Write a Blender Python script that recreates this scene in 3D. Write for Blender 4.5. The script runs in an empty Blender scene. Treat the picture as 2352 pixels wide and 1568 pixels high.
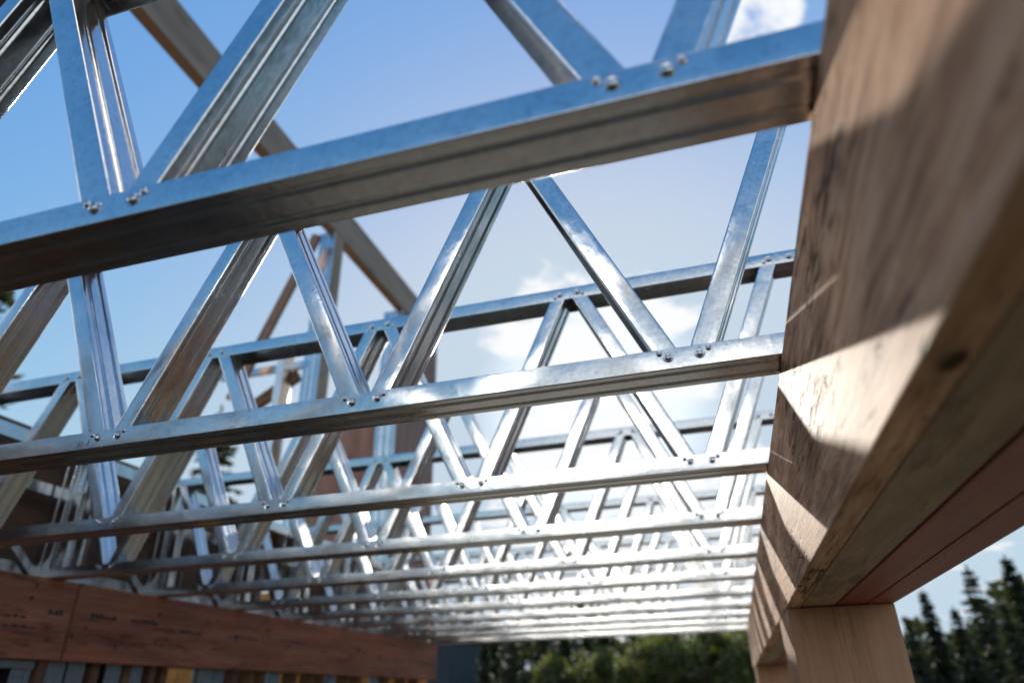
import bpy, bmesh, math, random
from mathutils import Vector, Matrix
R = math.radians
sc = bpy.context.scene
COL = sc.collection
random.seed(7)
ZO = 1.9                       # eye height above the floor slab

# ------------------------------------------------------------------ camera
cam = bpy.data.cameras.new('camera'); camo = bpy.data.objects.new('camera', cam); COL.objects.link(camo)
rx = Vector((0.9589797, 0.2827363, -0.0204492)); uy = Vector((0.1486144, -0.4400151, 0.8856074)); fz = Vector((-0.2413954, 0.8523185, 0.4639842))
M = Matrix((rx, uy, -fz)).transposed().to_4x4(); M.translation = Vector((0, 0, ZO)); camo.matrix_world = M
cam.sensor_width = 36; cam.lens = 24.05; cam.clip_start = 0.02; cam.clip_end = 5000
cam.dof.use_dof = True; cam.dof.focus_distance = 1.25; cam.dof.aperture_fstop = 2.2; cam.dof.aperture_blades = 0
sc.camera = camo

# ------------------------------------------------------------------ sun, sky, exposure
SUN_EL, SUN_AZ = R(21.0), R(-8.5)          # azimuth from +Y towards +X
SD = Vector((math.sin(SUN_AZ)*math.cos(SUN_EL), math.cos(SUN_AZ)*math.cos(SUN_EL), math.sin(SUN_EL)))
sl = bpy.data.lights.new('sun', 'SUN'); sl.energy = 2.5; sl.angle = R(0.53); sl.color = (1.0, 0.93, 0.82)
so = bpy.data.objects.new('sun', sl); COL.objects.link(so); so.rotation_euler = (-SD).to_track_quat('-Z', 'Y').to_euler(); so.location = (0, 0, 30)
sc.view_settings.view_transform = 'Standard'; sc.view_settings.look = 'None'
sc.view_settings.exposure = 1.66; sc.view_settings.gamma = 1

W = bpy.data.worlds.new('World'); sc.world = W; W.use_nodes = True
N = W.node_tree.nodes; L = W.node_tree.links; N.clear()
def nd(t, **k):
    n = N.new(t)
    for a, v in k.items(): setattr(n, a, v)
    return n
out = nd('ShaderNodeOutputWorld'); bg = nd('ShaderNodeBackground'); bg.inputs['Strength'].default_value = 0.1
sky = nd('ShaderNodeTexSky', sky_type='NISHITA', sun_disc=False); sky.sun_elevation = SUN_EL; sky.sun_rotation = SUN_AZ
sky.air_density = 1.0; sky.dust_density = 0.6; sky.ozone_density = 2.5
hs = nd('ShaderNodeHueSaturation'); hs.inputs['Saturation'].default_value = 1.25; L.new(sky.outputs[0], hs.inputs['Color'])
tc = nd('ShaderNodeTexCoord')
sep = nd('ShaderNodeSeparateXYZ'); L.new(tc.outputs['Generated'], sep.inputs[0])
def vdot(v):
    n = nd('ShaderNodeVectorMath', operation='DOT_PRODUCT'); n.inputs[1].default_value = v
    L.new(tc.outputs['Generated'], n.inputs[0]); return n.outputs['Value']
def ramp2(src, a, b):
    n = nd('ShaderNodeMapRange', interpolation_type='SMOOTHSTEP'); n.inputs['From Min'].default_value = a; n.inputs['From Max'].default_value = b
    L.new(src, n.inputs['Value']); return n.outputs[0]
def mth(op, a, b):
    n = nd('ShaderNodeMath', operation=op)
    for i, x in enumerate((a, b)):
        if isinstance(x, (int, float)): n.inputs[i].default_value = x
        else: L.new(x, n.inputs[i])
    return n.outputs[0]
# cumulus: noise on the direction divided by its height (a flat cloud deck), gathered where the photo has them, plus an added unseen fill cloud
zc = mth('MAXIMUM', sep.outputs[2], 0.02); zc = mth('ADD', zc, 0.12)
comb = nd('ShaderNodeCombineXYZ'); L.new(mth('DIVIDE', sep.outputs[0], zc), comb.inputs[0]); L.new(mth('DIVIDE', sep.outputs[1], zc), comb.inputs[1])
nz = nd('ShaderNodeTexNoise'); nz.inputs['Scale'].default_value = 2.6; nz.inputs['Detail'].default_value = 9; nz.inputs['Roughness'].default_value = 0.62; nz.inputs['Distortion'].default_value = 0.25
L.new(comb.outputs[0], nz.inputs['Vector'])
def dirn(x, y):                                  # unit direction through a pixel of the 2352 px wide photograph
    v = rx*((x-1176)/1571.2) - uy*((y-784)/1571.2) + fz; return v.normalized()
m1 = ramp2(vdot(dirn(1360, 870)), 0.966, 0.994)
m2 = ramp2(vdot(dirn(1735, 60)), 0.9960, 0.9990)
m3 = ramp2(vdot(dirn(2300, 1290)), 0.990, 0.999)
m4 = ramp2(vdot(dirn(1450, 1250)), 0.95, 0.99)
cov = mth('MAXIMUM', mth('MAXIMUM', m1, mth('MULTIPLY', m2, 1.15)), mth('MAXIMUM', mth('MULTIPLY', m3, .68), m4))
m5 = mth('MULTIPLY', ramp2(mth('MULTIPLY', sep.outputs[1], -1.0), 0.1, 0.5), ramp2(mth('MULTIPLY', sep.outputs[2], -1.0), -0.84, -0.36))
m5 = mth('MULTIPLY', m5, ramp2(sep.outputs[0], -0.75, -0.1))
fill_cloud = mth('MAXIMUM', ramp2(mth('MULTIPLY', sep.outputs[0], -1.0), 0.70, 0.90), ramp2(sep.outputs[2], 0.90, 0.97))   # unseen bright cloud added at left and overhead to light the beam
cov = mth('MAXIMUM', cov, mth('MAXIMUM', m5, fill_cloud))
thr = mth('SUBTRACT', 0.82, mth('MULTIPLY', cov, 0.39))
cl = ramp2(mth('SUBTRACT', nz.outputs[0], thr), -0.02, 0.07)
cl = mth('MULTIPLY', cl, ramp2(cov, 0.0, 0.15))
mix = nd('ShaderNodeMix', data_type='RGBA'); mix.inputs['B'].default_value = (4.0, 4.05, 4.1, 1)
gm = nd('ShaderNodeGamma'); gm.inputs[1].default_value = 0.6; L.new(hs.outputs[0], gm.inputs[0])
sk = nd('ShaderNodeVectorMath', operation='SCALE'); sk.inputs['Scale'].default_value = 1.31
hs2 = nd('ShaderNodeHueSaturation'); hs2.inputs['Saturation'].default_value = 1.22; L.new(gm.outputs[0], hs2.inputs['Color'])
tint = nd('ShaderNodeVectorMath', operation='MULTIPLY'); tint.inputs[1].default_value = (1.0, .90, 1.07); L.new(hs2.outputs[0], tint.inputs[0])
low = ramp2(sep.outputs[2], 0.04, 0.30)      # the sky pales towards blue, not white, low down at the sides
lowc = nd('ShaderNodeMix', data_type='RGBA'); lowc.inputs['A'].default_value = (.38, .66, .84, 1); lowc.inputs['B'].default_value = (1, 1, 1, 1); L.new(low, lowc.inputs['Factor'])
tl2 = nd('ShaderNodeVectorMath', operation='MULTIPLY'); L.new(tint.outputs[0], tl2.inputs[0]); L.new(lowc.outputs['Result'], tl2.inputs[1])
L.new(tl2.outputs[0], sk.inputs[0])
L.new(cl, mix.inputs['Factor']); sp2 = nd('ShaderNodeSeparateXYZ'); L.new(sk.outputs[0], sp2.inputs[0]); cb2 = nd('ShaderNodeCombineXYZ')
glow = mth('MULTIPLY', ramp2(vdot(SD), math.cos(R(11)), math.cos(R(2))), 1.4)
glow = mth('ADD', glow, mth('MULTIPLY', ramp2(vdot(SD), math.cos(R(4.5)), math.cos(R(.6))), 7.0))
for i, cap in enumerate((1.82, 2.19, 2.56)):       # the camera's exposure keeps the sky round the sun pale blue, not blown out
    q = nd('ShaderNodeMath', operation='SMOOTH_MIN'); q.inputs[1].default_value = cap; q.inputs[2].default_value = 1.4
    L.new(sp2.outputs[i], q.inputs[0]); L.new(mth('ADD', q.outputs[0], glow), cb2.inputs[i])
L.new(cb2.outputs[0], mix.inputs['A'])
cbr = nd('ShaderNodeCombineXYZ')                   # clouds opposite the sun are lit full face and are brighter; the added fill cloud is raised further
for i, v in enumerate((3.08, 3.13, 3.18)): L.new(mth('ADD', mth('MULTIPLY', m5, 1.6), mth('ADD', mth('MULTIPLY', fill_cloud, (7.6, 6.7, 5.8)[i]), v)), cbr.inputs[i])
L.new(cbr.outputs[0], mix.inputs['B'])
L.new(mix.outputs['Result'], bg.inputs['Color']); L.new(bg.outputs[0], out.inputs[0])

# ------------------------------------------------------------------ tagging and mesh helpers
def tag(o, label=None, cat=None, group=None, kind=None):
    if label: o['label'] = label
    if cat: o['category'] = cat
    if group: o['group'] = group
    if kind: o['kind'] = kind
    return o
def empty(name, loc=(0, 0, 0)):
    o = bpy.data.objects.new(name, None); o.location = loc; COL.objects.link(o); return o
def obj(name, me, parent=None, loc=None, rot=None):
    o = bpy.data.objects.new(name, me); COL.objects.link(o)
    if parent: o.parent = parent
    if loc is not None: o.location = loc
    if rot is not None: o.rotation_euler = rot
    return o
def mesh(name, bm, m, smooth=None):
    bmesh.ops.recalc_face_normals(bm, faces=bm.faces)
    me = bpy.data.meshes.new(name); bm.to_mesh(me); bm.free(); me.materials.append(m)
    if smooth is not None:
        for p in me.polygons: p.use_smooth = True
        cs = math.cos(R(smooth)); vf = [[] for _ in me.vertices]           # area-weighted normals keep the flats flat
        pn = [(p.normal.copy(), p.area) for p in me.polygons]
        for p in me.polygons:
            for v in p.vertices: vf[v].append(p.index)
        ns = [None]*len(me.loops)
        for p in me.polygons:
            n0 = pn[p.index][0]
            for li, v in zip(p.loop_indices, p.vertices):
                a = Vector((0, 0, 0))
                for q in vf[v]:
                    if pn[q][0].dot(n0) > cs: a += pn[q][0]*pn[q][1]
                ns[li] = a.normalized() if a.length > 1e-12 else n0
        me.normals_split_custom_set(ns)
    return me
def box(bm, a, b, bev=0.0):
    vs = [bm.verts.new((x, y, z)) for x in (a[0], b[0]) for y in (a[1], b[1]) for z in (a[2], b[2])]
    fs = [bm.faces.new([vs[i] for i in q]) for q in ((0, 1, 3, 2), (4, 6, 7, 5), (0, 4, 5, 1), (2, 3, 7, 6), (0, 2, 6, 4), (1, 5, 7, 3))]
    if bev:
        es = {e for f in fs for e in f.edges}
        bmesh.ops.bevel(bm, geom=list(es), offset=bev, segments=2, affect='EDGES', profile=0.5)
def boxmesh(name, a, b, m, bev=0.002):
    bm = bmesh.new(); box(bm, a, b, bev); return mesh(name, bm, m, 40)
def offset_poly(pts, t):
    n = len(pts); o = []
    for i, p in enumerate(pts):
        d1 = (pts[i]-pts[i-1]).normalized() if i else None
        d2 = (pts[i+1]-pts[i]).normalized() if i < n-1 else None
        if d1 is None: nn = Vector((-d2.y, d2.x)); o.append(p+nn*t); continue
        if d2 is None: nn = Vector((-d1.y, d1.x)); o.append(p+nn*t); continue
        n1 = Vector((-d1.y, d1.x)); n2 = Vector((-d2.y, d2.x)); b = (n1+n2).normalized()
        o.append(p+b*(t/max(0.4, b.dot(n1))))
    return o
def fillet(pts, r, seg=3):
    o = [pts[0]]
    for i in range(1, len(pts)-1):
        p = pts[i]; a = (pts[i-1]-p); b = (pts[i+1]-p); q = min(r, a.length*.45, b.length*.45)
        a = p+a.normalized()*q; b = p+b.normalized()*q
        for k in range(seg+1):
            t = k/seg; o.append(a*(1-t)**2+p*2*t*(1-t)+b*t*t)
    o.append(pts[-1]); return o
def extrude_profile(prof, t, l0, l1, to3, nseg=1):
    """thin sheet of thickness t following the open profile, swept from l0 to l1"""
    inner = offset_poly(prof, t); ring = prof+inner[::-1]
    bm = bmesh.new(); rows = []
    for k in range(nseg+1):
        l = l0+(l1-l0)*k/nseg; rows.append([bm.verts.new(to3(p, l)) for p in ring])
    n = len(ring)
    for a, b in zip(rows, rows[1:]):
        for i in range(n): bm.faces.new((a[i], a[(i+1) % n], b[(i+1) % n], b[i]))
    for r_ in (rows[0], rows[-1]):
        m = len(prof)
        for i in range(m-1): bm.faces.new((r_[i], r_[i+1], r_[n-2-i], r_[n-1-i]))
    return bm
def tube(bm, pts, rads, n=7):
    rows = []
    for i, p in enumerate(pts):
        d = (pts[min(i+1, len(pts)-1)]-pts[max(i-1, 0)]).normalized()
        a = d.orthogonal().normalized(); b = d.cross(a)
        rows.append([bm.verts.new(p+(a*math.cos(2*math.pi*k/n)+b*math.sin(2*math.pi*k/n))*rads[i]) for k in range(n)])
    for r0, r1 in zip(rows, rows[1:]):
        for k in range(n): bm.faces.new((r0[k], r0[(k+1) % n], r1[(k+1) % n], r1[k]))
    bm.faces.new(rows[0][::-1]); bm.faces.new(rows[-1])
def lathe(prof, n=20):
    """(r, h) profile turned about the -Y axis (h grows towards the viewer)"""
    bm = bmesh.new(); rows = []
    for r_, h in prof:
        if r_ < 1e-6: rows.append([bm.verts.new((0, -h, 0))])
        else: rows.append([bm.verts.new((r_*math.cos(2*math.pi*k/n), -h, r_*math.sin(2*math.pi*k/n))) for k in range(n)])
    for a, b in zip(rows, rows[1:]):
        for k in range(n):
            if len(b) == 1: bm.faces.new((a[k], a[(k+1) % n], b[0]))
            elif len(a) == 1: bm.faces.new((a[0], b[(k+1) % n], b[k]))
            else: bm.faces.new((a[k], a[(k+1) % n], b[(k+1) % n], b[k]))
    return bm

# ------------------------------------------------------------------ materials
def mat(name):
    m = bpy.data.materials.new(name); m.use_nodes = True; nt = m.node_tree; nt.nodes.clear()
    o = nt.nodes.new('ShaderNodeOutputMaterial'); b = nt.nodes.new('ShaderNodeBsdfPrincipled'); nt.links.new(b.outputs[0], o.inputs[0])
    return m, nt, b
def coords(nt, scale, rnd=True):
    t = nt.nodes.new('ShaderNodeTexCoord'); mp = nt.nodes.new('ShaderNodeMapping'); mp.inputs['Scale'].default_value = scale
    if rnd:
        oi = nt.nodes.new('ShaderNodeObjectInfo'); ml = nt.nodes.new('ShaderNodeMath'); ml.operation = 'MULTIPLY'; ml.inputs[1].default_value = 37.0
        nt.links.new(oi.outputs['Random'], ml.inputs[0]); nt.links.new(ml.outputs[0], mp.inputs['Location'])
    nt.links.new(t.outputs['Object'], mp.inputs['Vector']); return mp.outputs[0]
def noise(nt, vec, scale, detail=6, rough=0.6, dist=0.0):
    n = nt.nodes.new('ShaderNodeTexNoise'); n.inputs['Scale'].default_value = scale; n.inputs['Detail'].default_value = detail
    n.inputs['Roughness'].default_value = rough; n.inputs['Distortion'].default_value = dist; nt.links.new(vec, n.inputs['Vector']); return n.outputs[0]
def cramp(nt, src, stops):
    n = nt.nodes.new('ShaderNodeValToRGB'); e = n.color_ramp.elements
    while len(e) < len(stops): e.new(0.5)
    for x, (p, c) in zip(e, stops): x.position = p; x.color = (*c, 1) if len(c) == 3 else c
    nt.links.new(src, n.inputs[0]); return n.outputs[0]
def mixc(nt, f, a, b, mode='MIX'):
    n = nt.nodes.new('ShaderNodeMix'); n.data_type = 'RGBA'; n.blend_type = mode
    for k, v in (('Factor', f), ('A', a), ('B', b)):
        if isinstance(v, (int, float)): n.inputs[k].default_value = v
        elif isinstance(v, tuple): n.inputs[k].default_value = (*v, 1)
        else: nt.links.new(v, n.inputs[k])
    return n.outputs['Result']
def bump(nt, b, h, strength, dist, prev=None):
    n = nt.nodes.new('ShaderNodeBump'); n.inputs['Strength'].default_value = strength; n.inputs['Distance'].default_value = dist
    nt.links.new(h, n.inputs['Height'])
    if prev: nt.links.new(prev, n.inputs['Normal'])
    nt.links.new(n.outputs[0], b.inputs['Normal']); return n.outputs[0]

def steel(name, base=(0.62, 0.63, 0.64), r0=0.14, r1=0.30, wav=0.24, axis='X'):
    m, nt, b = mat(name); b.inputs['Metallic'].default_value = 1.0
    v = coords(nt, (1, 1, 1)); s = (0.12, 1, 1) if axis == 'X' else (1, 1, 0.12)
    vs = coords(nt, s)
    big = noise(nt, v, 7, 4, .55); fine = noise(nt, v, 90, 4, .7); scr = noise(nt, vs, 160, 3, .6)
    vo = nt.nodes.new('ShaderNodeTexVoronoi'); vo.inputs['Scale'].default_value = 260; nt.links.new(v, vo.inputs['Vector'])   # zinc spangle
    c = cramp(nt, vo.outputs['Color'], [(0, tuple(x*.9 for x in base)), (1, tuple(min(1, x*1.06) for x in base))])
    st = cramp(nt, fine, [(0.3, (.72, .72, .73)), (0.5, (1, 1, 1)), (1, (1, 1, 1))])
    c = mixc(nt, 0.75, c, st, 'MULTIPLY')
    st2 = cramp(nt, big, [(0.25, (.80, .80, .81)), (0.5, (1, 1, 1))]); c = mixc(nt, 0.7, c, st2, 'MULTIPLY')
    nt.links.new(c, b.inputs['Base Color'])
    rr = nt.nodes.new('ShaderNodeMapRange'); rr.inputs['From Min'].default_value = .3; rr.inputs['From Max'].default_value = .7
    rr.inputs['To Min'].default_value = r0; rr.inputs['To Max'].default_value = r1
    nt.links.new(mixc(nt, 0.15, big, scr), rr.inputs['Value']); nt.links.new(rr.outputs[0], b.inputs['Roughness'])
    p = bump(nt, b, big, wav, 0.012); p = bump(nt, b, scr, 0.01, 0.0003, p)
    return m
STEEL = steel('galvanised_chord_steel', axis='X')
STEELW = steel('galvanised_web_steel', axis='Z')
STEELD = steel('dull_sky_tinted_steel', (.22, .28, .34), .35, .5, axis='Z')  # dark blue base stands in for sky reflected in the shaded studs
SCREW, _nt, _b = mat('zinc_screw'); _b.inputs['Metallic'].default_value = 1; _b.inputs['Base Color'].default_value = (.5, .51, .53, 1); _b.inputs['Roughness'].default_value = .22
_v = coords(_nt, (1, 1, 1)); bump(_nt, _b, noise(_nt, _v, 300, 3), .1, .0005)

def wood(name, dark, mid, light, axis='Y', cross=26, along=1.4, rough=.6, spec=.4, bmp=.35, pits=0.5, blot=.5, spots=0.0, fine=.4, pitscale=6, con=1.0):
    m, nt, b = mat(name)
    def sc3(a, c): return {'X': (a, c, c), 'Y': (c, a, c), 'Z': (c, c, a)}[axis]
    v = coords(nt, sc3(along, cross)); g = noise(nt, v, 1.0, 9, .68, .5)
    v2 = coords(nt, sc3(.7, 3.2)); bl = noise(nt, v2, 1.6, 5, .6, .8)
    fg = noise(nt, coords(nt, sc3(along*3.2, cross*6.5)), 1.0, 6, .7, .3)
    c = cramp(nt, mixc(nt, fine, g, fg), [(.5-.2/con, dark), (.5, mid), (.5+.2/con, light)])
    c = mixc(nt, blot, c, cramp(nt, bl, [(.3, (.55, .52, .5)), (.5, (.95, .95, .95)), (.7, (1.25, 1.2, 1.15))]), 'MULTIPLY')
    v3 = coords(nt, sc3(pitscale, pitscale*6)); pt = noise(nt, v3, 1.0, 4, .6, .4)
    pt = mixc(nt, .45, pt, noise(nt, coords(nt, sc3(1.6, 7)), 1.0, 3, .5))
    pm = cramp(nt, pt, [(.0, (1, 1, 1)), (.385, (1, 1, 1)), (.45, (0, 0, 0))])
    c = mixc(nt, pm if pits >= 1 else mixc(nt, pits, (0, 0, 0), pm), c, tuple(x*.35 for x in dark))
    if spots:
        v4 = coords(nt, sc3(3.2, 7)); vo = nt.nodes.new('ShaderNodeTexVoronoi'); vo.inputs['Scale'].default_value = 1.0; nt.links.new(v4, vo.inputs['Vector'])
        sm = cramp(nt, vo.outputs['Distance'], [(.0, (1, 1, 1)), (spots*.6, (1, 1, 1)), (spots, (0, 0, 0))])
        c = mixc(nt, sm, c, tuple(x*.3 for x in dark))
    nt.links.new(c, b.inputs['Base Color'])
    b.inputs['Roughness'].default_value = rough; b.inputs['Specular IOR Level'].default_value = spec
    p = bump(nt, b, g, bmp*.35, .004); p = bump(nt, b, fg, bmp*.8, .0012, p); p = bump(nt, b, pm, bmp*1.2, -.003, p); bump(nt, b, bl, bmp*.12, .006, p)
    return m
LVL = wood('weathered_veneer_board', (.20, .105, .06), (.63, .36, .21), (.86, .58, .39), con=1.5, cross=16, along=2.2, rough=.74, spec=.1, bmp=.7, pits=.85, blot=.9, spots=.07, fine=.55, pitscale=13)
TIMB = wood('rough_middle_timber', (.24, .16, .09), (.40, .27, .165), (.50, .36, .23), cross=20, along=2.5, rough=.7, bmp=.4, blot=.6)
RED = wood('red_coated_board', (.20, .04, .027), (.33, .075, .05), (.40, .11, .075), cross=26, along=.8, rough=.55, bmp=.12, pits=.2, blot=.5)
REDL = wood('red_brown_ledger_board', (.18, .057, .03), (.35, .125, .068), (.46, .20, .12), cross=20, along=.8, rough=.6, spec=.25, bmp=.15, pits=.5, blot=.85, spots=.09)
POST = wood('planed_brown_post', (.30, .14, .075), (.46, .24, .13), (.56, .32, .19), axis='Z', cross=24, along=.8, rough=.6, bmp=.15, pits=.3, blot=.35)
FRAME = wood('framing_lumber', (.20, .13, .08), (.34, .235, .15), (.43, .32, .22), cross=22, along=1, bmp=.2, pits=.4, spots=.08)
FRAMEZ = wood('framing_lumber_upright', (.20, .13, .08), (.34, .235, .15), (.43, .32, .22), axis='Z', cross=22, along=1, bmp=.2, pits=.4, spots=.06)
BRACE = wood('brown_brace_board', (.20, .11, .07), (.30, .17, .11), (.38, .23, .15), axis='Z', cross=24, along=1, bmp=.2)
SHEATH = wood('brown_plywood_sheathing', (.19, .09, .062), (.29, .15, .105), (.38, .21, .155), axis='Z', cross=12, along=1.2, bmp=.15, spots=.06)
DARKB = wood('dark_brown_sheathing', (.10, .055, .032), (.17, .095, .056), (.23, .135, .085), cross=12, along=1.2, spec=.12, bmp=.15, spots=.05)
OSB = wood('orange_strand_board', (.55, .23, .04), (.78, .38, .08), (.88, .50, .13), axis='Z', cross=9, along=7, bmp=.2)
INK, _nt, _b = mat('black_marking_ink'); _b.inputs['Base Color'].default_value = (.012, .012, .014, 1); _b.inputs['Roughness'].default_value = .5
_v = coords(_nt, (1, 1, 1)); _nt.links.new(cramp(_nt, noise(_nt, _v, 120, 4), [(.3, (.008, .008, .01)), (.8, (.04, .035, .035))]), _b.inputs['Base Color'])

def leafmat(name, a, b_, tr):
    m, nt, b = mat(name)
    v = coords(nt, (1, 1, 1)); n1 = noise(nt, v, 1.1, 3, .6); n2 = noise(nt, v, 9, 2, .6)
    c = cramp(nt, mixc(nt, .5, n1, n2), [(.32, a), (.68, b_)]); nt.links.new(c, b.inputs['Base Color']); b.inputs['Roughness'].default_value = .7
    t = nt.nodes.new('ShaderNodeBsdfTranslucent'); mx = nt.nodes.new('ShaderNodeMixShader'); mx.inputs[0].default_value = tr
    nt.links.new(mixc(nt, .6, c, (.35, .42, .06)), t.inputs['Color']); nt.links.new(b.outputs[0], mx.inputs[1]); nt.links.new(t.outputs[0], mx.inputs[2])
    nt.links.new(mx.outputs[0], [n for n in nt.nodes if n.type == 'OUTPUT_MATERIAL'][0].inputs[0]); return m
NEEDLE = leafmat('dark_conifer_needles', (.008, .016, .012), (.024, .038, .020), .06)
LEAF = leafmat('sunlit_broad_leaves', (.016, .022, .009), (.06, .066, .018), .28)
BARK = wood('tree_bark', (.03, .022, .016), (.07, .05, .036), (.12, .09, .065), axis='Z', cross=14, along=2, bmp=.5)
def plain(name, col, rough=.8, sc_=3, var=.35):
    m, nt, b = mat(name); v = coords(nt, (1, 1, 1), False)
    c = cramp(nt, noise(nt, v, sc_, 8, .65), [(.3, tuple(x*(1-var) for x in col)), (.7, tuple(x*(1+var) for x in col))])
    nt.links.new(c, b.inputs['Base Color']); b.inputs['Roughness'].default_value = rough; bump(nt, b, noise(nt, v, sc_*6, 6), .3, .02); return m
SOIL = plain('site_soil_and_grass', (.075, .07, .04), .95, .6)
SLAB = plain('dusty_floor', (.062, .055, .043), .85, 1.5, .2)
CLAD = wood('blue_grey_cladding', (.016, .028, .038), (.024, .038, .05), (.032, .05, .064), axis='Z', cross=8, along=.6, bmp=.2, pits=.1)
ROOF = plain('dark_shingles', (.05, .05, .055), .9, 8)

# ------------------------------------------------------------------ ground and slab
bm = bmesh.new(); bmesh.ops.create_grid(bm, x_segments=40, y_segments=40, size=2500)
g = obj('ground', mesh('ground', bm, SOIL), loc=(0, 0, -.25)); tag(g, kind='structure')
bm = bmesh.new(); box(bm, (-8.2, -7, -.3), (.9, 7.6, 0), .01)
tag(obj('floor', mesh('floor', bm, SLAB)), kind='structure')

# ------------------------------------------------------------------ steel trusses
HB, HT = ZO+.5, ZO+1.0985             # underside of the bottom chord, top of the top chord
CW, CF, T = .0845, .0404, .0011       # chord width, chord flange, sheet thickness
Y1, PITCH, NT = .4798, .6276, 11
XL, XR = -2.845, .405
def grooved(w, f, rib, lip=0.0):
    """channel profile in (u, v): web along u at v = 0, flanges to v = f; ribs pressed inwards"""
    pts = [(0, f)]
    if lip: pts = [(lip, f), (0, f)]
    else: pts = [(.0028, f-.001), (0, f)]
    bl = .00055; pts += [(-bl*.8, f*.74), (-bl, f*.5), (-bl*.8, f*.26), (0, 0)]      # roll-formed flanges are very slightly crowned
    for c in (.25, .74):
        pts += [(w*c-.0062, 0), (w*c-.0022, rib), (w*c+.0022, rib), (w*c+.0062, 0)]
    pts += [(w, 0), (w+bl*.8, f*.26), (w+bl, f*.5), (w+bl*.8, f*.74), (w, f)]
    pts += [(w-lip, f)] if lip else [(w-.0028, f-.001)]
    return fillet([Vector(p) for p in pts], .0022, 3)
def chord(top, name):
    p = grooved(CW, CF, .0036)
    if top: to3 = lambda q, l: Vector((l, q.x, HT-q.y))
    else: to3 = lambda q, l: Vector((l, q.x, HB+q.y))
    return mesh(name, extrude_profile(p, T, XL, XR if not top else .395, to3, 24), STEEL, 35)
CH_B, CH_T = chord(False, 'bottom_chord'), chord(True, 'top_chord')
JB = [-.003-.6125*k for k in range(5)]                       # panel points of the bottom chord
JT = [.288, -.312, -.930, -1.550, -2.157, -2.745]            # panel points of the top chord
ZB, ZT = ZO+.5235, ZO+1.0765
WW = CW-2*T-.0012
def web_mesh(length):
    p = [Vector((-q.y+.0195, q.x-WW/2)) for q in grooved(WW, .039, .0034, .0085)]       # web on the local +X side
    return mesh('web_member', extrude_profile(p, -T, -length/2, length/2, lambda q, l: Vector((q.x, q.y, l)), 12), STEELW, 35)
WEBS = {}
def add_web(root, xb, xt):
    a, b = Vector((xb, 0, ZB)), Vector((xt, 0, ZT)); d = b-a; ln = round(d.length+.019, 3)
    if ln not in WEBS: WEBS[ln] = web_mesh(ln)
    c = (a+b)/2
    return obj('web_member', WEBS[ln], root, (c.x, CW/2, c.z), (0, math.atan2(d.x, d.z), 0))
BIG = mesh('screw', lathe([(.0098, 0), (.0094, .0007), (.0078, .0002), (.0066, .0002), (.0064, .0022), (.0056, .0034), (.0038, .0043), (.0024, .0046), (.0020, .0036), (.0010, .0034), (0, .0034)], 22), SCREW, 50)
SMALL = mesh('screw', lathe([(.0056, 0), (.0055, .0007), (.0044, .0011), (.0038, .0022), (.0026, .0031), (.0014, .0034), (.0010, .0027), (0, .0026)], 18), SCREW, 50)
def screws(par, xs, big_z, small_z):
    for xj in xs:
        for s in (-1, 1):
            for (me, dx, z) in ((BIG, .0268, big_z), (SMALL, .0415, small_z)):
                o = obj('screw', me, par, (xj+s*dx+random.uniform(-.0012, .0012), -.0005, z+random.uniform(-.001, .001)), (0, random.uniform(0, 6), 0))
def stud_mesh(name, h, w=.04, dpt=.082, m=STEELW):
    """upright channel, ribbed web towards +X"""
    p = [Vector((-q.y+w/2, q.x-dpt/2)) for q in grooved(dpt, w, .0034, .009)]
    return mesh(name, extrude_profile(p, -T, 0, h, lambda q, l: Vector((q.x, q.y, l)), 2), m, 35)
ENDS = stud_mesh('end_stud', HT-HB-.006)
SHORT = stud_mesh('end_stud', .36)
bm = bmesh.new(); box(bm, (-.019, -.0008, 0), (.019, .0008, .315)); box(bm, (-.013, -.0008, .315), (.013, .0008, .33)); bmesh.ops.bevel(bm, geom=[e for e in bm.edges if e.calc_length() < .002], offset=.002, affect='EDGES')
PLATE = mesh('end_bracket', bm, STEELW)
bm = bmesh.new(); box(bm, (-.0008, -.016, -.1), (.0008, .016, .1)); STRAP = mesh('strap', bm, STEELW)
ORD = ['nearest steel truss, filling the top of the picture with its screwed bottom chord',
 'second steel truss from the front, J1-3 stamped on its bottom chord',
 'third steel truss from the front, its top chord shows below the nearest truss',
 'fourth steel truss from the front, bottom chord meeting the red-brown beam near its seam',
 'fifth steel truss from the front, in the bright patch under the sun',
 'sixth steel truss from the front, middle one of the eleven in the row',
 'seventh steel truss from the front, blurred in the bright sunlight',
 'eighth steel truss from the front, fourth from the far end of the row',
 'ninth steel truss from the front, third from the far end of the row',
 'tenth steel truss from the front, just before the last one',
 'farthest steel truss, its chord edging the dark trees at the end of the row']
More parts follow.
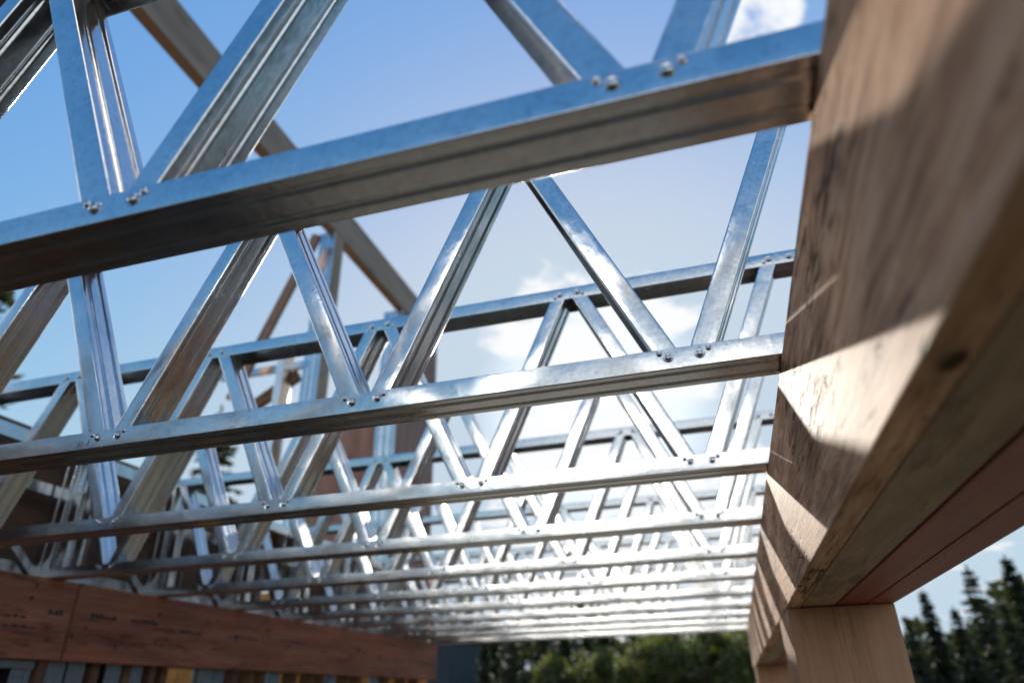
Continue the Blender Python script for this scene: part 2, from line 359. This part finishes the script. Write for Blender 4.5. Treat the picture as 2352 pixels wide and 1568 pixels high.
for k in range(NT):
    y = Y1+PITCH*k
    t = empty('steel_truss', (0, y+random.uniform(-.004, .004)*min(k, 3)/2, 0)); t.rotation_euler = (0, 0, random.uniform(-.0012, .0012)*min(k, 3)/2); tag(t, ORD[k], 'truss', 'steel floor trusses in a row')
    cb = obj('bottom_chord', CH_B, t); ct = obj('top_chord', CH_T, t)
    for xb in JB:
        i = min(range(len(JT)), key=lambda q: abs(JT[q]-(xb+.3))); add_web(t, xb+.0268, JT[i]-.0268)
        add_web(t, xb-.0268, JT[i+1]+.0268)
    for x in (-2.823, -2.775, .37): obj('end_stud', ENDS, t, (x, CW/2, HB+.003))
    obj('end_stud', SHORT, t, (-2.70, CW/2, HB+.003)); obj('end_bracket', PLATE, t, (-2.635, .012, HB+.004))
    st = obj('strap', STRAP, t, (XL+.012, -.06, HB+.075), (R(-128), 0, 0))
    if k < 7:
        screws(cb, JB, ZB, ZB+.0085)
        screws(ct, JT[:-1], ZT, ZT-.0085)
    if k == 1:
        cu = bpy.data.curves.new('stamp', 'FONT'); cu.body = 'J1-3'; cu.size = .017; cu.shear = .25; cu.extrude = .00005; cu.space_character = 1.15
        tmp = bpy.data.objects.new('tmp', cu); COL.objects.link(tmp); bpy.context.view_layer.update()
        me = bpy.data.meshes.new_from_object(tmp.evaluated_get(bpy.context.evaluated_depsgraph_get())); bpy.data.objects.remove(tmp); me.materials.clear(); me.materials.append(INK)
        s_ = obj('stamp', me, cb, (-1.305, -.0007, ZO+.5085), (R(90), 0, 0)); s_['label'] = 'black stamped marking J1-3'
# rims that tie the truss ends together
def rim(name, z0, h, x, label):
    p = fillet([Vector(q) for q in ((.03, 0), (0, 0), (0, h), (.03, h))], .002, 2)
    me = mesh(name, extrude_profile(p, -T, -1.2, 6.72, lambda q, l: Vector((x-q.x, l, z0+q.y)), 8), STEEL, 35)
    return tag(obj(name, me), label, 'steel track')
rim('rim_track', HB+.001, .062, -2.849, 'lower steel track along the truss ends, lying on the red-brown beam')
rim('rim_track', HB+.36, .05, -2.852, 'middle steel rail across the truss ends at about mid height')
rim('rim_track', HT-.05, .06, -2.849, 'upper steel track joining the truss ends at top chord height')

# ------------------------------------------------------------------ right-hand beam and its posts
XB, ZBB = .151, ZO+.198
t = empty('built_up_beam', (XB, 3, ZBB)); tag(t, 'big built-up timber beam on the right, sun-striped face and red underside', 'beam')
def bpart(name, a, b, m, bev=.003, par=t):
    o = obj(name, boxmesh(name, a, b, m, bev), par); o.location = -par.location; return o
YB0, YB1 = -1.6, 6.66
o = bpart('veneer_board', (XB, YB0, ZBB), (XB+.037, YB1, HB-.002), LVL, .004); o['label'] = 'weathered veneer board facing the room'
o = bpart('middle_timber', (XB+.039, YB0, ZBB+.002), (XB+.121, YB1, HB-.003), TIMB, .004); o['label'] = 'rough brown timber in the middle of the beam'
o = bpart('red_board', (XB+.124, YB0, ZBB+.001), (XB+.196, YB1, HB-.002), RED, .003); o['label'] = 'dark red coated board'
o = bpart('red_board', (XB+.1975, YB0, ZBB), (XB+.262, YB1, HB-.002), RED, .003)
for (y0, y1, lb) in ((2.026, 2.385, 'square brown timber post under the beam, front one, sunlit along its left side'),
                     (5.95, 6.30, 'farther brown timber post under the beam, near its far end')):
    p = empty('timber_post', (XB+.13, (y0+y1)/2, 0)); tag(p, lb, 'post', 'posts under the big beam')
    bpart('shaft', (XB+.001, y0, .006), (XB+.258, y1, ZBB-.001), POST, .003, p)
    bpart('base_plate', (XB-.012, y0-.012, .0005), (XB+.271, y1+.012, .0055), STEELW, .001, p)

# ------------------------------------------------------------------ left-hand beam
XG = -2.733
t = empty('ledger_beam', (XG, 3, ZO+.2)); tag(t, 'red-brown beam at lower left carrying the truss ends, with a butt seam and faded stamps', 'beam')
bpart('beam_board', (XG-.13, -1.5, ZO+.188), (XG, 2.520, HB-.001), REDL, .002, t)
bpart('beam_board', (XG-.131, 2.5275, ZO+.187), (XG-.0006, 6.745, HB-.001), REDL, .002, t)
rr = random.Random(3)
for (y0, z0, n, w, h) in ((2.13, .335, 5, .035, .012), (2.12, .30, 6, .03, .01), (2.40, .36, 4, .014, .022), (2.62, .365, 6, .02, .02), (2.86, .365, 7, .02, .02), (3.2, .345, 4, .03, .013), (3.6, .35, 6, .04, .014), (4.1, .36, 6, .045, .014)):
    bm = bmesh.new(); y = y0
    for i in range(n):
        ww = w*rr.uniform(.5, 1.3); box(bm, (XG-.0002, y, ZO+z0), (XG+.0006, y+ww, ZO+z0+h*rr.uniform(.6, 1.1))); y += ww+w*.3
    s_ = obj('stamp', mesh('stamp', bm, INK), t); s_.location = -t.location; s_['label'] = 'faded illegible black stamp'

bm = bmesh.new()
for i in range(26):
    y = rr.uniform(1.7, 6.3); z = ZO+rr.choice((.225, .25, .29, .33, .42, .46))+rr.uniform(-.012, .012); r_ = rr.uniform(.003, .0075)*(1+.12*y); n = 9
    for q in (0,):
        c0 = [bm.verts.new((XG-.0003, y+r_*math.cos(6.283*k/n), z+r_*1.2*math.sin(6.283*k/n))) for k in range(n)]
        c1 = [bm.verts.new((XG+.0009, y+r_*math.cos(6.283*k/n), z+r_*1.2*math.sin(6.283*k/n))) for k in range(n)]
        bm.faces.new(c1)
        for k in range(n): bm.faces.new((c0[k], c0[(k+1) % n], c1[(k+1) % n], c1[k]))
s_ = obj('nail_plugs', mesh('nail_plugs', bm, INK), t); s_.location = -t.location
# ------------------------------------------------------------------ stud wall under the left-hand beam, dark bay behind it
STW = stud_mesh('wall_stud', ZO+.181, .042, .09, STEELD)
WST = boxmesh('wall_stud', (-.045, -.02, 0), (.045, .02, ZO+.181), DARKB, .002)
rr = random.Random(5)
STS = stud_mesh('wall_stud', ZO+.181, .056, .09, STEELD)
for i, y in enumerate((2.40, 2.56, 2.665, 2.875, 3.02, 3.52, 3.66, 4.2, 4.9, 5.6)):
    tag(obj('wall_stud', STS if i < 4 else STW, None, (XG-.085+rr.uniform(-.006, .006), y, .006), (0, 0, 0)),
        'blue-tinted upright steel stud under the red-brown beam near its seam' if i < 4 else 'dull grey upright steel stud under the red-brown beam', 'stud', 'bright steel studs under the red-brown beam' if i < 4 else 'dull steel studs under the red-brown beam')
for y in (1.9, 2.08, 2.22, 2.48, 2.76, 2.95, 3.12, 3.2, 3.78, 3.92, 4.04, 4.4, 4.6, 4.75, 5.1, 5.3, 5.8, 6.1, 6.4):
    tag(obj('wall_stud', WST, None, (XG-.085+rr.uniform(-.006, .006), y, .006)), 'upright dark timber stud in the wall under the red-brown beam', 'stud', 'timber studs under the red-brown beam')
me = boxmesh('wall_plate_track', (XG-.13, .3, ZO+.155), (XG-.04, 2.44, ZO+.1865), STEELD, .001)
tag(obj('wall_plate_track', me), 'steel head track on the stud wall, just under the red-brown beam', 'steel track')
tag(obj('strand_board_wall', boxmesh('strand_board_wall', (-7.4, 6.85, .01), (-2.9, 6.9, ZO+1.1), OSB, 0)), 'orange strand board wall glimpsed between the studs below the beam', 'wall')
tag(obj('shade_panel', boxmesh('shade_panel', (-3.12, -1.5, .01), (-3.09, 3.25, ZO+.5), DARKB, 0)), 'dark panel standing in for shade behind the front studs under the red-brown beam', 'panel')  # dark sheet put in for the unlit bay between the studs
bm = bmesh.new(); box(bm, (-7.6, -4.2, ZO+1.13), (-3.02, 6.6, ZO+1.16)); tag(obj('shading_deck', mesh('shading_deck', bm, DARKB)), 'unseen dark deck added to shade the bay behind the red-brown beam', 'deck')  # unseen cover added to keep daylight out of the bay

# ------------------------------------------------------------------ timber framing above the left-hand beam
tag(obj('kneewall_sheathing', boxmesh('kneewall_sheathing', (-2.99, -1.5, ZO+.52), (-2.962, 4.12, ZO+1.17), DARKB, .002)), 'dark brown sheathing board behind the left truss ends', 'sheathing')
for i, y in enumerate((.9, 1.42, 1.95, 2.62, 3.25, 3.85)):
    tag(obj('cripple_stud', boxmesh('cripple_stud', (-2.958, y, ZO+.505), (-2.888, y+.04, ZO+1.16), FRAMEZ if i % 2 else BRACE, .002)), 'short upright timber stud between the left truss ends and the brown sheathing', 'stud', 'short timber studs behind the truss ends')
XW = -2.83
tag(obj('header_beam', boxmesh('header_beam', (XW-.09, .6, ZO+3.73), (XW, 6.72, ZO+4.075), FRAME, .004)), 'high timber header beam crossing the sky at upper left', 'beam')
def beam_between(name, a, b, w, d, m, up=Vector((0, 1, 0))):
    a, b = Vector(a), Vector(b); ax = (b-a); ln = ax.length; ax.normalize(); sx = up.cross(ax).normalized(); sy = ax.cross(sx)
    o = obj(name, boxmesh(name, (-w/2, -d/2, -ln/2), (w/2, d/2, ln/2), m, .002)); mt = Matrix((sx, sy, ax)).transposed().to_4x4(); mt.translation = (a+b)/2; o.matrix_world = mt; return o
t = empty('framing_post', (XW-.07, 4.39, ZO+.52)); tag(t, 'tall framing post under the high header beam, wood side and blue-lit steel side', 'post')
o = obj('wood_stud', boxmesh('wood_stud', (-.07, -.068, 0), (.07, .085, 3.208), FRAMEZ, .003), t)
ST2 = stud_mesh('steel_stud', 3.2, .14, .05)
bm = bmesh.new(); p_ = fillet([Vector(q) for q in ((-.07, .0), (-.07, -.014), (-.03, -.014), (-.027, -.010), (-.021, -.010), (-.018, -.014), (.018, -.014), (.021, -.010), (.027, -.010), (.03, -.014), (.068, -.014), (.068, 0))], .002, 2); bm.free()
obj('steel_stud', mesh('steel_stud', extrude_profile(p_, -T, 0, 3.2, lambda q, l: Vector((q.x, q.y-.070, l)), 2), STEELW, 35), t)
tag(beam_between('diagonal_brace', (-2.93, 4.20, ZO+3.62), (-3.52, 4.20, ZO+2.15), .085, .04, BRACE), 'thin brown diagonal brace leaning against the tall framing post', 'brace')
tag(beam_between('plank', (-3.02, 4.34, ZO+2.36), (-3.55, 4.34, ZO+2.05), .10, .04, DARKB), 'short dark sloping plank left of the tall framing post', 'plank')
tag(obj('cross_rail', boxmesh('cross_rail', (-3.75, 4.30, ZO+2.40), (-2.91, 4.335, ZO+2.46), STEELW, .002)), 'blue-lit steel cross rail left of the tall framing post', 'rail')
S3 = stud_mesh('side_stud', 2.0, .13, .06)
tag(obj('side_stud', S3, None, (-3.105, 4.26, ZO+.52), (0, 0, R(-90))), 'ribbed steel stud left of the tall framing post', 'stud')
t = empty('gable_wall', (XW-.1, 6.2, ZO+.52)); tag(t, 'brown plywood gable wall panel at the far left end, with steel corner stud', 'wall')
obj('plywood_panel', boxmesh('plywood_panel', (-.02, -.45, -.01), (.10, .52, 3.20), SHEATH, .003), t)
p2 = [Vector((q.x*1.5, q.y)) for q in p_]
obj('corner_stud', mesh('corner_stud', extrude_profile(p2, -T, 0, 3.19, lambda q, l: Vector((q.x-.004, q.y-.455, l)), 2), STEELW, 35), t)
obj('inner_panel', boxmesh('inner_panel', (-.75, -.42, .0), (-.11, -.39, 2.0), SHEATH, .003), t)

# ------------------------------------------------------------------ neighbour building and trees
t = empty('neighbour_shed', (-11.5, 26.5, 0)); tag(t, 'dark blue-grey clad shed beyond the far end of the left beam', 'building')
obj('wall', boxmesh('wall', (-3.0, -2, -.3), (2.0, 2, 4.0), CLAD, .02), t)
bm = bmesh.new()
vs = [bm.verts.new(v) for v in ((-3.3, -2.3, 4.01), (2.3, -2.3, 4.01), (2.3, 2.3, 4.01), (-3.3, 2.3, 4.01), (-3.3, 0, 5.1), (2.3, 0, 5.1))]
for f in ((0, 1, 5, 4), (2, 3, 4, 5), (0, 4, 3), (1, 2, 5), (3, 2, 1, 0)): bm.faces.new([vs[i] for i in f])
obj('roof', mesh('roof', bm, ROOF), t)

def leaf_quads(bm, c, d, s, rnd):
    a = Vector((rnd.uniform(-1, 1), rnd.uniform(-1, 1), rnd.uniform(-.5, .5))); a = (a-d*a.dot(d)).normalized()
    v = [bm.verts.new(c+p) for p in (-a*s*.45-d*s*.2, d*s*1.0-a*s*.12, d*s*1.0+a*s*.12, a*s*.45-d*s*.2)]
    bm.faces.new(v)
def conifer(h, rad, seed, start=.08, lv=30, per=9, leaf=.24, gap=0.0):
    rnd = random.Random(seed); bm = bmesh.new()
    tube(bm, [Vector((rnd.uniform(-.03, .03)*i, rnd.uniform(-.03, .03)*i, h*i/8)) for i in range(9)], [h*.017*(1-i/8.6) for i in range(9)])
    trunk = mesh('trunk', bm, BARK, 60); bm = bmesh.new()
    for i in range(lv):
        f = (i+rnd.random()*.7)/lv; z = h*(start+(1-start)*f); r_ = rad*((1-f)**.85)*rnd.uniform(.72, 1.15)+.06
        for k in range(per):
            if rnd.random() < gap: continue
            a = 2*math.pi*(k+rnd.random())/per; rr_ = r_*rnd.uniform(.6, 1.1); d = Vector((math.cos(a), math.sin(a), rnd.uniform(-.5, -.1)+.45*f)).normalized()
            n = max(3, int(rr_/leaf*1.9))
            for q in range(n):
                s = (q+.6)/n; c = Vector((0, 0, z))+d*(rr_*s)+Vector((0, 0, -.18*rr_*s*s))
                for w in range(3):
                    dd = (d+Vector((rnd.uniform(-.9, .9), rnd.uniform(-.9, .9), rnd.uniform(-.5, .35)))).normalized()
                    leaf_quads(bm, c+Vector((rnd.uniform(-.5, .5), rnd.uniform(-.5, .5), rnd.uniform(-.3, .3)))*leaf, dd, leaf*rnd.uniform(.7, 1.3), rnd)
    for q in range(4): leaf_quads(bm, Vector((0, 0, h*(.97+.012*q))), Vector((rnd.uniform(-.2, .2), rnd.uniform(-.2, .2), 1)).normalized(), leaf, rnd)
    return trunk, mesh('crown', bm, NEEDLE)
def broadleaf(h, rad, seed, leaf=.2):
    rnd = random.Random(seed); bm = bmesh.new()
    tube(bm, [Vector((rnd.uniform(-.06, .06)*i, rnd.uniform(-.06, .06)*i, h*.75*i/6)) for i in range(7)], [h*.022*(1-i/7.5) for i in range(7)])
    for k in range(6):
        a = rnd.uniform(0, 6.28); z = h*rnd.uniform(.3, .55)
        tube(bm, [Vector((0, 0, z)), Vector((math.cos(a)*rad*.4, math.sin(a)*rad*.4, z+h*.12)), Vector((math.cos(a)*rad*.75, math.sin(a)*rad*.75, z+h*.26))], [h*.01, h*.006, h*.003], 5)
    trunk = mesh('trunk', bm, BARK, 60); bm = bmesh.new()
    for k in range(70):
        u = Vector((rnd.gauss(0, 1), rnd.gauss(0, 1), rnd.gauss(0, 1))).normalized()*rnd.uniform(.45, 1)
        c = Vector((u.x*rad, u.y*rad, h*.6+u.z*h*.38)); rc = rad*rnd.uniform(.16, .34)
        for q in range(60):
            v = Vector((rnd.gauss(0, 1), rnd.gauss(0, 1), rnd.gauss(0, .7))).normalized()*rc*rnd.uniform(.5, 1)
            leaf_quads(bm, c+v, (v.normalized()+Vector((rnd.uniform(-1, 1), rnd.uniform(-1, 1), rnd.uniform(-1, .4)))).normalized(), leaf*rnd.uniform(.7, 1.3), rnd)
    return trunk, mesh('crown', bm, LEAF)
CON = [conifer(10, 2.1, 11), conifer(10, 1.7, 12, lv=34), conifer(10, 2.5, 13, lv=24, gap=.12)]
BRD = [broadleaf(7, 2.4, 21), broadleaf(7, 2.0, 22)]
PINE = conifer(13, 3.0, 31, start=.25, lv=22, per=7, leaf=.24, gap=.25)
def tree(pair, name, az, dist, h, base, label, group=None, rz=0.0, z0=-.25):
    t = empty(name, (dist*math.sin(R(az)), dist*math.cos(R(az)), z0)); s = h/base; t.scale = (s, s, s); t.rotation_euler = (0, 0, rz)
    obj('trunk', pair[0], t); obj('crown', pair[1], t); return tag(t, label, 'tree', group)
rr = random.Random(9)
def hgt(el, d): return ZO+.25+d*math.tan(R(el))
# right of the front post: spires against the sky
for (az, el, d, k, lb) in ((10.4, 4.4, 44, 0, 'conifer whose tip shows just right of the front post'), (13.3, 6.0, 42, 1, 'slender conifer second to the right of the front post'),
                           (16.3, 7.2, 40, 2, 'tall spired conifer against the small clouds at lower right'), (18.6, 7.6, 36, 1, 'tall conifer cut by the right edge of the picture'),
                           (14.8, 4.8, 37, 0, 'shorter bushy conifer between the slender and the tall spire at lower right'), (11.9, 4.4, 39, 2, 'low dark conifer before the slender spire right of the front post'),
                           (17.6, 5.0, 33, 0, 'dark conifer low at the right edge under the tall spires')):
    tree(CON[k], 'conifer_tree', az, d, hgt(el, d), 10, lb, 'conifers at lower right', rr.uniform(0, 6))
# end of the bay: wood edge between the two beams
for i in range(13):
    az = -19.5+i*1.75+rr.uniform(-.4, .4); d = rr.uniform(36, 46); el = rr.uniform(5.2, 7.4)
    tree(CON[i % 3], 'conifer_tree', az, d, hgt(el, d), 10, 'dark conifer in the wood edge seen under the far end of the trusses', 'conifers in the far wood edge', rr.uniform(0, 6))
for i, (az, d, el) in enumerate(((-9.6, 33, 3.6), (-6.6, 31, 4.4), (-4.2, 30, 5.4), (-1.6, 28, 5.6), (1.2, 30, 5.0), (-13.2, 32, 3.6))):
    lb = ['sunlit yellow-green broadleaf tree before the dark conifers under the far trusses']*6
    tree(BRD[i % 2], 'broadleaf_tree', az, d, hgt(el, d), 7, lb[i], 'broadleaf trees before the far wood edge', rr.uniform(0, 6))
tree(CON[1], 'conifer_tree', -18.4, 22, hgt(4.6, 22), 10, 'dark conifer half hiding the right end of the blue-grey shed', None, 2.0)
bm = bmesh.new(); rn = random.Random(77)
for i in range(13000):
    az = R(rn.uniform(-75, 40)); d = rn.uniform(50, 62); top = 6.2+(-.3 if az > .14 else 0)+1.3*math.sin(az*23)+.9*math.sin(az*61+1)
    leaf_quads(bm, Vector((d*math.sin(az), d*math.cos(az), rn.uniform(0, max(1.5, top)))), Vector((rn.uniform(-1, 1), rn.uniform(-1, 1), rn.uniform(-.3, 1))).normalized(), rn.uniform(.6, 1.1), rn)
tag(obj('far_wood', mesh('far_wood', bm, NEEDLE)), 'dark wood closing the view behind the single trees', 'wood', kind='stuff')
tree(PINE, 'pine_tree', -58.5, 15, hgt(29, 15), 13, 'tall dark pine at the left edge, boughs behind the truss webs', None, 1.0)
tree(PINE, 'pine_tree', -40.5, 26, hgt(20.5, 26), 13, 'farther dark pine glimpsed behind the left truss webs', None, 3.0)

for i, (az, d, h) in enumerate(((38, 20, 12), (50, 17, 11), (62, 19, 13), (74, 17, 11.5), (88, 19, 13), (102, 18, 12))):      # the clearing's right edge, mirrored in the steel
    tree(CON[i % 3], 'conifer_tree', az, d, h, 10, 'tall conifer standing right of the building, outside the picture', 'conifers right of the building', rr.uniform(0, 6))
